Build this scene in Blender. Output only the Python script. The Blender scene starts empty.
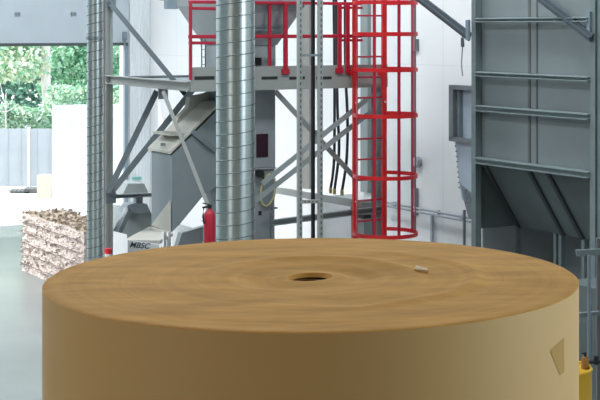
import bpy, bmesh, math, random
from mathutils import Vector, Matrix, noise
random.seed(7)
PI = math.pi
SC = bpy.context.scene
COL = SC.collection
F, CX, HY, CZ = 1435.0, 300.0, 28.0, 3.5          # focal length in px, centre column, horizon row, eye height
V = Vector
U = V((-.507, .862, 0)).normalized()               # the hall's long direction, away from the eye
W = V((U.y, -U.x, 0))                              # the hall's short direction
Z = V((0, 0, 1))
EYE = V((0, 0, CZ))

def P(px, py, Y): return V(((px-CX)*Y/F, Y, CZ-(py-HY)*Y/F))
def G(px, Y, z=0): return V(((px-CX)*Y/F, Y, z))
def ZZ(py, Y): return CZ-(py-HY)*Y/F
def hit(px, py, o, n):
    d = V(((px-CX)/F, 1, -(py-HY)/F))
    return EYE + d*((o-EYE).dot(n)/d.dot(n))

# ------------------------------------------------------------------ materials
def mat(name, col, rough=.5, metal=0, var=.0, vscale=6, bump=0, bscale=40, spec=None, col2=None, stretch=None):
    m = bpy.data.materials.new(name); m.use_nodes = True
    nt = m.node_tree; b = nt.nodes['Principled BSDF']
    c = (*col, 1)
    b.inputs['Base Color'].default_value = c
    b.inputs['Roughness'].default_value = rough; b.inputs['Metallic'].default_value = metal
    if spec is not None: b.inputs['Specular IOR Level'].default_value = spec
    tc = nt.nodes.new('ShaderNodeTexCoord')
    src = tc.outputs['Object']
    if stretch:
        mp = nt.nodes.new('ShaderNodeMapping'); mp.inputs['Scale'].default_value = stretch
        nt.links.new(src, mp.inputs['Vector']); src = mp.outputs['Vector']
    if var or col2:
        n = nt.nodes.new('ShaderNodeTexNoise'); n.inputs['Scale'].default_value = vscale; n.inputs['Detail'].default_value = 5
        nt.links.new(src, n.inputs['Vector'])
        r = nt.nodes.new('ShaderNodeValToRGB')
        r.color_ramp.elements[0].position = .32; r.color_ramp.elements[1].position = .68
        if col2: r.color_ramp.elements[0].color = (*col2, 1)
        else: r.color_ramp.elements[0].color = tuple(x*(1-var) for x in col)+(1,)
        r.color_ramp.elements[1].color = tuple(min(1, x*(1+var)) for x in col)+(1,)
        nt.links.new(n.outputs['Fac'], r.inputs['Fac']); nt.links.new(r.outputs['Color'], b.inputs['Base Color'])
    if bump:
        n2 = nt.nodes.new('ShaderNodeTexNoise'); n2.inputs['Scale'].default_value = bscale
        nt.links.new(src, n2.inputs['Vector'])
        bp = nt.nodes.new('ShaderNodeBump'); bp.inputs['Strength'].default_value = bump; bp.inputs['Distance'].default_value = .02
        nt.links.new(n2.outputs['Fac'], bp.inputs['Height']); nt.links.new(bp.outputs['Normal'], b.inputs['Normal'])
    return m

M = dict(
    galv=mat('galvanised', (.56, .64, .65), .34, 1, .06, 9, stretch=(1, 1, 4)),
    galv_dull=mat('galvanised_dull', (.36, .43, .47), .38, .85, .12, 9),
    seam=mat('seam_steel', (.12, .15, .155), .5, .3),
    steel=mat('painted_steel_grey', (.27, .31, .315), .5, .2, .05, 1.5),
    steel_pale=mat('painted_steel_pale', (.34, .36, .35), .5, .1, .05, 1.5),
    steel_mid=mat('painted_steel_mid', (.19, .23, .255), .5, .15, .08, 5),
    casing=mat('casing_blue_grey', (.29, .325, .345), .55, .1, .05, 3),
    chute=mat('chute_grey', (.235, .28, .30), .5, .15, .05, 3),
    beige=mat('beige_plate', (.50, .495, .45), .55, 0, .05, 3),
    hopper=mat('hopper_grey', (.36, .40, .42), .5, .1, .05, 3),
    red=mat('red_paint', (.70, .018, .025), .38, 0, .08, 5),
    redd=mat('red_paint_deep', (.47, .014, .04), .4, 0, .08, 5),
    binframe=mat('bin_frame', (.205, .26, .27), .42, .35, .08, 6),
    binpanel=mat('bin_panel', (.225, .265, .28), .5, .2, .08, 1.2),
    binseam=mat('bin_seam', (.14, .15, .152), .5, .2),
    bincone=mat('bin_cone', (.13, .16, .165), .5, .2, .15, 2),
    binrib=mat('bin_rib', (.05, .065, .07), .5, .2),
    bluepanel=mat('blue_panel', (.46, .57, .67), .45, .1, .06, 3),
    black=mat('black_rubber', (.012, .013, .016), .5),
    dark=mat('dark_slot', (.02, .022, .022), .6),
    maroon=mat('dark_red_glass', (.035, .010, .022), .25),
    braced=mat('brace_dark', (.085, .11, .13), .45, .3),
    white=mat('white_paint', (.78, .80, .82), .5, 0, .03, 3),
    trunk=mat('beige_trunking', (.24, .24, .225), .6, 0, .05, 3),
    hole=mat('slot_dark', (.10, .12, .13), .6),
    yellow=mat('yellow_paint', (.62, .36, .012), .45, 0, .05, 5),
    yel_line=mat('yellow_trim', (.55, .50, .22), .5),
    brown=mat('brown_stuff', (.30, .15, .03), .6),
    brass=mat('brass', (.5, .42, .18), .4, .7),
    cardboard=mat('cardboard', (.80, .62, .51), .8),
    core=mat('core_board', (.20, .10, .035), .8),
    scrap=mat('paper_scrap', (.70, .56, .36), .8),
    patch=mat('tape_patch', (.45, .29, .10), .7, spec=.1),
    pipe=mat('pipe_grey', (.35, .38, .42), .4, .4),
    doorp=mat('door_panel', (.42, .48, .53), .5, 0, .03, 2),
    seal=mat('rubber_seal', (.06, .08, .08), .6),
    jamb=mat('jamb_blue_grey', (.20, .26, .31), .5),
    strap=mat('bale_wire', (.19, .155, .14), .6, .3),
    bale=mat('bale_scrap', (.72, .65, .62), .9, 0, 0, 38, .5, 60, col2=(.33, .27, .24)),
    bale_top=mat('bale_top', (.34, .29, .23), .9, 0, 0, 12, .6, 50, col2=(.17, .135, .105)),
    fence=mat('fence_panel', (.52, .55, .57), .6, 0, .05, 2),
    render=mat('white_render', (.86, .87, .88), .8, 0, .02, 3),
    bark=mat('pale_bark', (.80, .74, .69), .9, 0, .2, 8, .5, 20, stretch=(1, 1, .3)),
    ground=mat('pale_concrete_yard', (.66, .66, .64), .8, 0, .05, 1),
    ceil=mat('ceiling_deck', (.55, .57, .58), .7),
    plate=mat('label_teal', (.10, .42, .36), .5),
    ink=mat('dark_ink', (.03, .05, .07), .5),
    tape=mat('white_tape', (.8, .8, .8), .6),
)
def leafmat(name, c1, c2):
    m = mat(name, c1, .6, 0, 0, 2.2, col2=c2)
    b = m.node_tree.nodes['Principled BSDF']
    b.inputs['Transmission Weight'].default_value = 0
    return m
M['leaf_pale'] = leafmat('leaf_pale', (.95, .97, .74), (.55, .70, .46))
M['leaf_mid'] = leafmat('leaf_mid', (.42, .74, .48), (.20, .47, .28))
M['leaf_dark'] = leafmat('leaf_dark', (.22, .42, .32), (.09, .21, .16))
M['leaf_light'] = leafmat('leaf_light', (.78, .94, .74), (.33, .60, .42))

def wallmat(name, col, pitch, line, dirv, hseam=0):
    """panelled wall: fine joints along the wall, computed from object coordinates"""
    m = mat(name, col, .5, 0, .03, .8)
    nt = m.node_tree; b = nt.nodes['Principled BSDF']
    base = b.inputs['Base Color'].links[0].from_socket
    tc = nt.nodes.new('ShaderNodeTexCoord')
    def joint(vec, p, wd):
        d = nt.nodes.new('ShaderNodeVectorMath'); d.operation = 'DOT_PRODUCT'; d.inputs[1].default_value = vec
        nt.links.new(tc.outputs['Object'], d.inputs[0])
        q = nt.nodes.new('ShaderNodeMath'); q.operation = 'DIVIDE'; q.inputs[1].default_value = p
        nt.links.new(d.outputs['Value'], q.inputs[0])
        fr = nt.nodes.new('ShaderNodeMath'); fr.operation = 'FRACT'; nt.links.new(q.outputs[0], fr.inputs[0])
        lt = nt.nodes.new('ShaderNodeMath'); lt.operation = 'LESS_THAN'; lt.inputs[1].default_value = wd/p
        nt.links.new(fr.outputs[0], lt.inputs[0]); return lt.outputs[0]
    s = joint(dirv, pitch, .03)
    if hseam:
        mx = nt.nodes.new('ShaderNodeMath'); mx.operation = 'MAXIMUM'
        nt.links.new(s, mx.inputs[0]); nt.links.new(joint((0, 0, 1), hseam, .02), mx.inputs[1]); s = mx.outputs[0]
    mix = nt.nodes.new('ShaderNodeMix'); mix.data_type = 'RGBA'
    nt.links.new(s, mix.inputs[0]); nt.links.new(base, mix.inputs[6]); mix.inputs[7].default_value = (*line, 1)
    nt.links.new(mix.outputs[2], b.inputs['Base Color'])
    return m
M['wall_r'] = wallmat('white_wall_panels', (.78, .80, .82), 1.15, (.72, .75, .78), tuple(U), 3.0)
M['wall_l'] = wallmat('pale_wall_panels', (.76, .80, .83), .5, (.55, .60, .64), tuple(W))

def floor_mat():
    m = mat('hall_floor', (.185, .205, .203), .26, 0, .07, .7, .02, 5, spec=.9)
    return m
M['floor'] = floor_mat()
M['wall_d'] = mat('dark_cladding', (.10, .125, .125), .7, 0, .1, 2)

def reel_mats():
    # end face of the wound paper: fine rings around the core with cut streaks
    m = mat('reel_end', (.60, .42, .20), .7, 0)
    nt = m.node_tree; b = nt.nodes['Principled BSDF']
    tc = nt.nodes.new('ShaderNodeTexCoord')
    sp = nt.nodes.new('ShaderNodeSeparateXYZ'); nt.links.new(tc.outputs['Object'], sp.inputs[0])
    cb = nt.nodes.new('ShaderNodeCombineXYZ'); nt.links.new(sp.outputs['X'], cb.inputs['X']); nt.links.new(sp.outputs['Y'], cb.inputs['Y'])
    ln = nt.nodes.new('ShaderNodeVectorMath'); ln.operation = 'LENGTH'; nt.links.new(cb.outputs[0], ln.inputs[0])
    cr = nt.nodes.new('ShaderNodeCombineXYZ'); nt.links.new(ln.outputs['Value'], cr.inputs['X'])
    n1 = nt.nodes.new('ShaderNodeTexNoise'); n1.inputs['Scale'].default_value = 26; n1.inputs['Detail'].default_value = 4
    nt.links.new(cr.outputs[0], n1.inputs['Vector'])
    mp = nt.nodes.new('ShaderNodeMapping'); mp.inputs['Scale'].default_value = (1.6, 5, 1); mp.inputs['Rotation'].default_value = (0, 0, .2)
    nt.links.new(tc.outputs['Object'], mp.inputs['Vector'])
    n2 = nt.nodes.new('ShaderNodeTexNoise'); n2.inputs['Scale'].default_value = 2.2; n2.inputs['Detail'].default_value = 6; n2.inputs['Roughness'].default_value = .6
    nt.links.new(mp.outputs[0], n2.inputs['Vector'])
    ad = nt.nodes.new('ShaderNodeMath'); ad.operation = 'MULTIPLY_ADD'; ad.inputs[1].default_value = .45
    nt.links.new(n1.outputs['Fac'], ad.inputs[0]); nt.links.new(n2.outputs['Fac'], ad.inputs[2])
    r = nt.nodes.new('ShaderNodeValToRGB'); e = r.color_ramp.elements
    e[0].position = .50; e[0].color = (.45, .235, .055, 1); e[1].position = .92; e[1].color = (.67, .37, .10, 1)
    nt.links.new(ad.outputs[0], r.inputs['Fac']); nt.links.new(r.outputs['Color'], b.inputs['Base Color'])
    bp = nt.nodes.new('ShaderNodeBump'); bp.inputs['Strength'].default_value = .25; bp.inputs['Distance'].default_value = .01
    nt.links.new(ad.outputs[0], bp.inputs['Height']); nt.links.new(bp.outputs['Normal'], b.inputs['Normal'])
    b.inputs['Specular IOR Level'].default_value = .1
    M['reel_end'] = m
    M['reel_side'] = mat('reel_side', (.59, .395, .165), .55, 0, .03, 1.5, .05, 6, spec=.3)
reel_mats()

# ------------------------------------------------------------------ mesh builder
class MB:
    def __init__(self): self.bm = bmesh.new()
    def face(self, pts, mi=0):
        f = self.bm.faces.new([self.bm.verts.new(p) for p in pts]); f.material_index = mi; return f
    def hexa(self, a, b, mi=0):
        va = [self.bm.verts.new(p) for p in a]; vb = [self.bm.verts.new(p) for p in b]
        n = len(a)
        fs = [self.bm.faces.new(va[::-1]), self.bm.faces.new(vb)]
        for i in range(n):
            j = (i+1) % n
            fs.append(self.bm.faces.new((va[i], va[j], vb[j], vb[i])))
        for f in fs: f.material_index = mi
    def prism(self, pts, ext, mi=0):
        self.hexa([V(p) for p in pts], [V(p)+ext for p in pts], mi)
    def obox(self, c, ax, ay, az, mi=0):
        """box from centre and three full-length edge vectors"""
        a = [c-ax/2-ay/2-az/2, c+ax/2-ay/2-az/2, c+ax/2+ay/2-az/2, c-ax/2+ay/2-az/2]
        self.hexa(a, [p+az for p in a], mi)
    def ubox(self, px, Y, wv, du, z0, z1, mi=0):
        c = G(px, Y, (z0+z1)/2); self.obox(c, W*wv, U*du, Z*(z1-z0), mi)
    def bar(self, p, q, w, h, up=Z, mi=0):
        d = (q-p); dn = d.normalized()
        s = dn.cross(up)
        if s.length < 1e-4: s = dn.cross(U)
        s.normalize(); t = s.cross(dn)
        self.obox((p+q)/2, s*w, t*h, d, mi)
    def chan(self, p, q, w, h, t, up, mi=0):
        """steel channel: web and two flanges, open along +side"""
        dn = (q-p).normalized(); s = dn.cross(up).normalized(); n = s.cross(dn)
        self.obox((p+q)/2, s*t, n*h, q-p, mi)
        for k in (-1, 1): self.obox((p+q)/2+n*k*(h/2-t/2)+s*w/2, s*w, n*t, q-p, mi)
    def tube(self, p, q, r, n=12, r2=None, mi=0):
        d = (q-p).normalized(); a = d.cross(Z if abs(d.z) < .9 else V((1, 0, 0))).normalized(); b = d.cross(a)
        r2 = r if r2 is None else r2
        ring = lambda c, rr: [c+(a*math.cos(2*PI*i/n)+b*math.sin(2*PI*i/n))*rr for i in range(n)]
        self.hexa(ring(p, r), ring(q, r2), mi)
    def path(self, pts, r, n=8, mi=0):
        prev = None
        N = len(pts)
        for i, p in enumerate(pts):
            d = (pts[min(i+1, N-1)]-pts[max(i-1, 0)]).normalized()
            a = d.cross(Z if abs(d.z) < .95 else W).normalized(); b = d.cross(a)
            rr = r[i] if isinstance(r, (list, tuple)) else r
            ring = [self.bm.verts.new(p+(a*math.cos(2*PI*k/n)+b*math.sin(2*PI*k/n))*rr) for k in range(n)]
            if prev:
                for k in range(n):
                    j = (k+1) % n
                    f = self.bm.faces.new((prev[k], prev[j], ring[j], ring[k])); f.material_index = mi
            else: self.bm.faces.new(ring[::-1])
            prev = ring
        self.bm.faces.new(prev)
    def lathe(self, c, prof, n=48, mi=0, a0=0, a1=2*PI):
        full = abs(a1-a0-2*PI) < 1e-6
        rows = []
        m = n if full else n+1
        for r, z in prof:
            if r < 1e-6: rows.append([self.bm.verts.new(c+V((0, 0, z)))]*m)
            else: rows.append([self.bm.verts.new(c+V((r*math.cos(a0+(a1-a0)*i/n), r*math.sin(a0+(a1-a0)*i/n), z))) for i in range(m)])
        for A, B in zip(rows, rows[1:]):
            for i in range(n):
                j = (i+1) % m
                q = []
                for v_ in (A[i], A[j], B[j], B[i]):
                    if v_ not in q: q.append(v_)
                if len(q) > 2:
                    try: self.bm.faces.new(q).material_index = mi
                    except ValueError: pass
    def build(self, name, m, root=None, smooth=False, bevel=0, loc=None):
        base = loc if loc is not None else V((0, 0, 0))
        r = root
        while r is not None:
            base = base + r.location; r = r.parent
        bmesh.ops.recalc_face_normals(self.bm, faces=self.bm.faces)
        bmesh.ops.translate(self.bm, verts=self.bm.verts, vec=-base)
        me = bpy.data.meshes.new(name); self.bm.to_mesh(me); self.bm.free()
        for mm in (m if isinstance(m, (list, tuple)) else [m]): me.materials.append(M[mm] if isinstance(mm, str) else mm)
        if smooth:
            for p in me.polygons: p.use_smooth = True
            me.set_sharp_from_angle(angle=math.radians(35))
        o = bpy.data.objects.new(name, me); COL.objects.link(o)
        if root: o.parent = root
        if loc is not None: o.location = loc
        if bevel:
            b = o.modifiers.new('bevel', 'BEVEL'); b.width = bevel; b.segments = 2; b.limit_method = 'ANGLE'
        return o

def tag(o, label, cat, group=None, kind=None):
    if label: o['label'] = label
    if cat: o['category'] = cat
    if group: o['group'] = group
    if kind: o['kind'] = kind
    return o
def thing(name, loc, label, cat, group=None):
    o = bpy.data.objects.new(name, None); COL.objects.link(o); o.location = loc; o.empty_display_size = .1
    return tag(o, label, cat, group)
def struct(o): o['kind'] = 'structure'; return o

# ------------------------------------------------------------------ the hall
W0 = P(430, 28, 19); W0.z = 0
def wall_t(px):                                    # distance along the right wall of the point seen in column px
    k = (px-CX)/F
    return (W0.x-k*W0.y)/(k*U.y-U.x)
K = W0+U*wall_t(150)                               # the far corner
HU, HW, HH = 32, 19, 8
def on_right(px, py): return hit(px, py, W0, W)
def on_left(px, py): return hit(px, py, K, U)

m = MB(); c = K-U*HU/2-W*HW/2
m.obox(c+Z*(-.05), U*(HU+.3), W*(HW+.3), Z*.1); struct(m.build('floor', 'floor'))
m = MB(); m.obox(V((0, 34, -.16)), V((90, 0, 0)), V((0, 90, 0)), Z*.1); struct(m.build('ground', 'ground'))
m = MB(); m.obox(c+Z*(HH+.1), U*(HU+.3), W*(HW+.3), Z*.2); struct(m.build('ceiling', 'ceil'))
m = MB(); m.obox(K-U*HU/2+W*.1+Z*HH/2, U*HU, W*.2, Z*HH); struct(m.build('wall_right', 'wall_r', loc=K.copy()))
m = MB(); m.obox(K-U*HU/2-W*(HW+.1)+Z*HH/2, U*HU, W*.2, Z*HH); struct(m.build('wall_rear', 'wall_d', loc=K.copy()))
m = MB(); m.obox(K-U*(HU+.1)-W*HW/2+Z*HH/2, W*(HW+.4), U*.2, Z*HH); struct(m.build('wall_front', 'wall_d', loc=K.copy()))
# the end wall with the doorway
sj = (K-on_left(124, 100)).dot(W)                  # doorway's right edge, measured from the corner
DW, DH = 5.0, 3.205
m = MB()
m.obox(K-W*sj/2+U*.1+Z*HH/2, W*sj, U*.2, Z*HH)
m.obox(K-W*(sj+DW+(HW-sj-DW)/2)+U*.1+Z*HH/2, W*(HW-sj-DW), U*.2, Z*HH)
m.obox(K-W*(sj+DW/2)+U*.1+Z*(HH+5.4)/2, W*DW, U*.2, Z*(HH-5.4))
for i in range(7):                                 # ribs of the profiled sheet beside the door
    m.obox(K-W*(.03+i*.062)-U*.012+Z*HH/2, W*.022, U*.03, Z*HH)
struct(m.build('wall_left', 'wall_l', loc=K.copy()))
m = MB()
m.obox(K-W*(sj-.02)-U*.03+Z*2.7, W*.075, U*.08, Z*5.4)
struct(m.build('trim_1', 'jamb', loc=K-W*sj))
# the raised sectional door
d = m = MB(); hz = [DH+.02, 4.05, 4.9, 5.5]
for a, b in zip(hz, hz[1:]): m.obox(K-W*(sj+DW/2)-U*.05+Z*(a+b-.012)/2, W*(DW+.1), U*.05, Z*(b-a-.012))
door = m.build('door_1', 'doorp', loc=K-W*(sj+DW/2)+Z*DH); struct(door)
m = MB(); m.obox(K-W*(sj+DW/2)-U*.05+Z*DH, W*(DW+.1), U*.06, Z*.055); m.build('bottom_seal', 'seal', door)
for px in (16, 72, -40):
    p = on_left(px, 14); m = MB()
    for k in (-1, 1): m.obox(p-U*.085+W*k*.03, W*.04, U*.02, Z*.06)
    m.obox(p-U*.09, W*.05, U*.012, Z*.02)
    m.build('hinge', 'steel_mid', door)
p = on_left(122.5, 36); m = MB(); m.obox(p-U*.1, W*.07, U*.06, Z*.16); m.obox(p-U*.1-Z*.12, W*.03, U*.03, Z*.12); m.build('roller_bracket', 'steel_mid', door)

# ------------------------------------------------------------------ outside
m = MB()
a = G(-60, 32.6); b = G(60, 32.6)
x0, x1 = a.x, b.x
root = thing('board_fence', V((-7, 32.6, -.11)), 'pale grey board fence along the yard below the trees', 'fence')
n = 7; w = 1.82
for i in range(n):
    xa = P(29, 0, 32.6).x + (i-4)*w
    m = MB()
    m.obox(V((xa+w/2, 32.62, .56)), V((w-.06, 0, 0)), V((0, .05, 0)), Z*1.3)
    for k in range(6): m.obox(V((xa+.18+k*.29, 32.585, .56)), V((.02, 0, 0)), V((0, .03, 0)), Z*1.28)
    m.build('fence_panel', 'fence', root)
    m = MB(); m.obox(V((xa, 32.6, .57)), V((.06, 0, 0)), V((0, .12, 0)), Z*1.36); m.build('fence_post', 'white', root)
# the white wall just outside
m = MB(); m.prism([G(52, 28, -.11), G(52, 28, ZZ(106, 28)), G(160, 28.6, ZZ(106, 28)), G(160, 28.6, -.11)], V((.0, .3, 0)))
o = m.build('yard_wall', 'render', loc=G(90, 28.2, -.11)); tag(o, 'blank white rendered wall just outside the doorway, below green leaves', 'wall')
m = MB(); Y = 30.6; m.obox(G(45, Y, .13), V((.29, 0, 0)), V((0, .3, 0)), Z*.48)
o = m.build('carton', 'cardboard', bevel=.01, loc=G(45, Y, -.11)); tag(o, 'small pinkish cardboard carton on the yard at the end of the fence', 'box')
for i, (px, wd, h, lab) in enumerate(((33, .34, .10, 'flat pale pallet lying beside the pinkish carton'), (20, .42, .06, 'thin pale pallet at the foot of the fence, further from the carton'))):
    Y = 31.4; m = MB()
    for k in range(3): m.obox(G(px, Y+.12*k, -.11+h/2-.01), V((wd, 0, 0)), V((0, .05, 0)), Z*(h-.02))
    for k in range(5): m.obox(G(px, Y+.12, -.11+h-.01)+V((wd*(k-2)/4.6, 0, 0)), V((wd*.15, 0, 0)), V((0, .4, 0)), Z*.02)
    o = m.build('pallet', 'trunk', loc=G(px, Y, -.11)); tag(o, lab, 'pallet')

def leaf(mb, p, s, mi=0):
    n = V((random.gauss(0, 1), random.gauss(0, 1), random.gauss(.5, 1))).normalized()
    a = n.orthogonal().normalized(); a.rotate(Matrix.Rotation(random.random()*2*PI, 3, n)); b = n.cross(a)
    mb.face([p+a*s, p+b*s*.55, p-a*s, p-b*s*.55], mi)
def tree(name, label, base, trunk_r, trunk_h, blobs, mats, n, s, group=None, branches=(), cat='tree'):
    root = thing(name, base, label, cat, group)
    m = MB()
    if trunk_h:
        N = 9
        m.path([base+V((.05*math.sin(i*1.3), .04*math.cos(i), trunk_h*i/(N-1))) for i in range(N)], [trunk_r*(1-.35*i/(N-1)) for i in range(N)], 12)
        for q in branches: m.path([base+V(k[:3]) for k in q], [k[3] for k in q], 6)
        m.build('trunk', 'bark', root, smooth=True)
    m = MB(); tot = sum(r[3]*r[3] for r in blobs)
    for (x, y, z, r, ry) in blobs:
        c = base+V((x, y, z))
        for k in range(int(n*r*r/tot)):
            while True:
                d = V((random.gauss(0, 1), random.gauss(0, 1), random.gauss(0, 1))).normalized()
                if d.y < .35: break
            rad = .62+.42*random.random()**.6
            q = c+V((d.x*r*rad, d.y*ry*rad, d.z*r*rad*.85))
            q += V(noise.noise_vector(q*1.7))*.18
            if q.z < .05: q.z = .05+random.random()*.1
            leaf(m, q, s*1.25*(.6+.8*random.random()), random.choices(range(len(mats)), [3]+[1]*(len(mats)-1))[0])
    m.build('foliage', mats, root)
def B(px, py, Y, r, base, ry=None):
    p = P(px, py, Y); return (p.x-base.x, p.y-base.y, p.z-base.z, r, ry or r*.7)
b = G(47.5, 35, -.11)
tree('pine_tree', 'tall tree with a straight pale trunk and pale sunlit boughs behind the fence', b, .135, 6, [B(8, 56, 35, .75, b), B(32, 66, 35, .55, b), B(20, 62, 34.6, .5, b), B(-20, 60, 35.2, .8, b), B(22, 18, 35, .9, b), B(50, 5, 35.5, 1.0, b)], ['leaf_pale', 'leaf_light', 'leaf_mid'], 3600, .06,
     branches=[[(0, 0, 2.3, .03), (-.3, -.2, 2.6, .02), (-.8, -.3, 2.75, .01)], [(0, 0, 2.6, .03), (-.4, -.1, 2.9, .02), (-1, -.2, 3.0, .01)]])
b = G(72, 37, -.11)
tree('leafy_tree', 'dense bright green tree right of the pale trunk, above the white wall', b, .12, 2, [B(70, 62, 37, .62, b), B(86, 85, 37, .6, b), B(60, 92, 37, .5, b), B(100, 60, 37.3, .9, b), B(122, 90, 37, .8, b), B(76, 30, 37.5, .9, b)], ['leaf_mid', 'leaf_light', 'leaf_mid'], 6500, .055)
b = G(20, 39, -.11)
tree('dark_tree', 'shady dark green tree behind the boughs left of the pale trunk', b, .12, 2, [B(18, 92, 39, .8, b), B(36, 95, 38.6, .55, b), B(-8, 95, 39, .8, b), B(20, 60, 40, 1.1, b), B(-30, 60, 40, 1.2, b), B(20, 20, 41, 1.3, b), B(62, 70, 39.5, 1.0, b), B(92, 70, 39.5, 1.0, b), B(120, 60, 39.5, 1.0, b), B(75, 40, 40, 1.1, b)], ['leaf_dark', 'leaf_mid', 'leaf_dark'], 9500, .065)
b = G(22, 34, -.11)
tree('hedge_shrub', 'pale green shrub sprouting along the top of the board fence', b, .03, .8, [B(8, 117, 34, .42, b), B(25, 121, 34, .4, b), B(40, 118, 34, .36, b), B(-12, 118, 34, .45, b)], ['leaf_light', 'leaf_pale', 'leaf_mid'], 3400, .045, cat='shrub')
b = G(75, 33.6, -.11)
tree('hedge_shrub', 'light green shrub peeping over the white wall', b, .03, .8, [B(60, 100, 33.6, .42, b), B(80, 100, 33.6, .42, b), B(100, 98, 33.6, .5, b), B(118, 98, 33.6, .5, b)], ['leaf_light', 'leaf_mid', 'leaf_pale'], 2600, .045, cat='shrub')
# bare sapling at the left
b = G(6, 33.6, -.11); m = MB(); root = None
m.path([b, b+V((0, 0, 1.4)), P(6, 92, 33.6)], [.02, .016, .008], 6)
for (x, y, xx, yy) in ((6, 108, -2, 96), (6, 108, 15, 95), (6, 112, 18, 104), (5, 104, 0, 82), (6, 112, -6, 108)):
    m.path([P(x, y, 33.6), P((x+xx)/2, (y+yy)/2+1, 33.55), P(xx, yy, 33.5)], [.013, .01, .005], 5)
o = m.build('bare_sapling', 'bark', loc=b); tag(o, 'thin bare sapling with whitish twigs behind the fence', 'sapling')

# ------------------------------------------------------------------ the big paper reel
RC = V((.029, 4.1, 0)); RR, RH = .754, 2.79
def ztop(x, y):
    r = math.hypot(x, y)
    e = 0
    e += -.016*math.exp(-((r-.15)/.05)**2) * (.6+.4*math.sin(math.atan2(y, x)*2+.7))
    e += .011*math.exp(-((r-.30)/.03)**2) * (.5+.5*math.sin(math.atan2(y, x)+.4))
    e += .010*math.exp(-((r-.47)/.025)**2)*max(0, math.cos(math.atan2(y, x)+.2))
    e += .005*noise.noise(V((x*5, y*5, 0)))*(1 if r < .72 else 0)
    return RH+.0105*x+e*(1-max(0, (r-.66)/.09) if r > .66 else 1)
root = thing('paper_reel', RC, 'huge reel of brown kraft paper standing on its end in the foreground', 'paper reel')
m = MB(); n = 160
radii = [.054, .064]+[.064+.676*i/60 for i in range(1, 61)]+[.7495, .754]
rows = []
for r in radii:
    row = []
    for i in range(n):
        a = 2*PI*i/n; x, y = r*math.cos(a), r*math.sin(a)
        z = ztop(x, y) - (.003 if r == .754 else 0) - (.012 if r == .054 else 0)
        row.append(m.bm.verts.new(RC+V((x, y, z))))
    rows.append(row)
for z in (2.74, 2.2, 1.4, .6, .004, 0):
    rows.append([m.bm.verts.new(RC+V((RR*math.cos(2*PI*i/n)*(1 if z else .996), RR*math.sin(2*PI*i/n)*(1 if z else .996), z))) for i in range(n)])
for k, (A, Bv) in enumerate(zip(rows, rows[1:])):
    for i in range(n):
        j = (i+1) % n; f = m.bm.faces.new((A[i], A[j], Bv[j], Bv[i])); f.material_index = 0 if k < len(radii)-1 else 1
m.bm.faces.new(rows[-1])
m.build('wound_paper', ['reel_end', 'reel_side'], root, smooth=True)
m = MB(); zc = ztop(0, 0)
m.lathe(RC, [(.0535, .02), (.0535, zc-.016), (.046, zc-.018), (.046, zc-.35), (0, zc-.35)], 40); m.build('core_tube', 'core', root, smooth=True)
# darker patch on the wrapped side
def on_cyl(px, py, r):
    dx, dz = (px-CX)/F, -(py-HY)/F
    A = dx*dx+1; Bq = -2*(dx*RC.x+RC.y); Cq = RC.x**2+RC.y**2-r*r
    t = (-Bq-math.sqrt(Bq*Bq-4*A*Cq))/(2*A); return V((dx*t, t, CZ+dz*t))
m = MB()
yt = lambda x: 350-(x-551)*12/13.0
yb = lambda x: 353+(x-551)*2.45 if x < 560.2 else 375.6-(x-560.2)*.9
N = 13
pa = None
for i in range(N+1):
    x = 550.8+13.4*i/N
    q = [m.bm.verts.new(on_cyl(x, y, RR+dr)) for y, dr in ((yt(x), .0003), (yt(x), .0009), (yb(x), .0009), (yb(x), .0003))]
    if pa:
        for k in range(4): m.bm.faces.new((pa[k], pa[(k+1) % 4], q[(k+1) % 4], q[k]))
    else: m.bm.faces.new(q)
    pa = q
m.bm.faces.new(pa[::-1])
tag(m.build('tape_patch', 'patch', root), 'darker tan patch stuck on the side', None)
# loose paper scraps on top
def scrap(px, py, pts, lab, h, mt='scrap'):
    q = hit(px, py, V((0, 0, RH)), Z); q.z = ztop(q.x-RC.x, q.y-RC.y)
    m = MB(); m.prism([q+V((x, y, z+.0015)) for x, y, z in pts], Z*h)
    o = m.build('paper_scrap', mt, loc=q); tag(o, lab, 'paper scrap')
scrap(421, 273.5, [(-.020, -.012, .004), (.020, -.014, .000), (.018, .020, .001), (-.012, .022, .009)], 'pale torn paper scrap lying on top of the reel right of its core', .005)

# ------------------------------------------------------------------ bale by the door
c0 = G(22.5, 20.7); L, D, H = 2.35, .62, .84
root = thing('paper_bale', c0-U*L/2+W*D/2, 'whitish bale of pressed waste paper with brown top, by the open doorway', 'bale')
m = MB()
nx, ny, nz = 46, 14, 18
def bj(p):
    q = V(p); nv = noise.noise_vector(q*7)*.016+noise.noise_vector(q*19)*.016; return q+V((nv.x, nv.y, max(nv.z, -q.z)))
def grid(o, a, b, na, nb, mi):
    vs = [[m.bm.verts.new(bj(o+a*i/na+b*j/nb)) for j in range(nb+1)] for i in range(na+1)]
    for i in range(na):
        for j in range(nb):
            m.bm.faces.new((vs[i][j], vs[i+1][j], vs[i+1][j+1], vs[i][j+1])).material_index = mi
eL, eD, eH = -U*L, W*D, Z*H
grid(c0, eL, eH, nx, nz, 0); grid(c0+eD, eL, eH, nx, nz, 0)
grid(c0, eD, eH, ny, nz, 0); grid(c0+eL, eD, eH, ny, nz, 0)
grid(c0+eH, eL, eD, nx, ny, 1); grid(c0, eL, eD, nx, ny, 0)
bmesh.ops.remove_doubles(m.bm, verts=m.bm.verts, dist=.0005)
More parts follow.
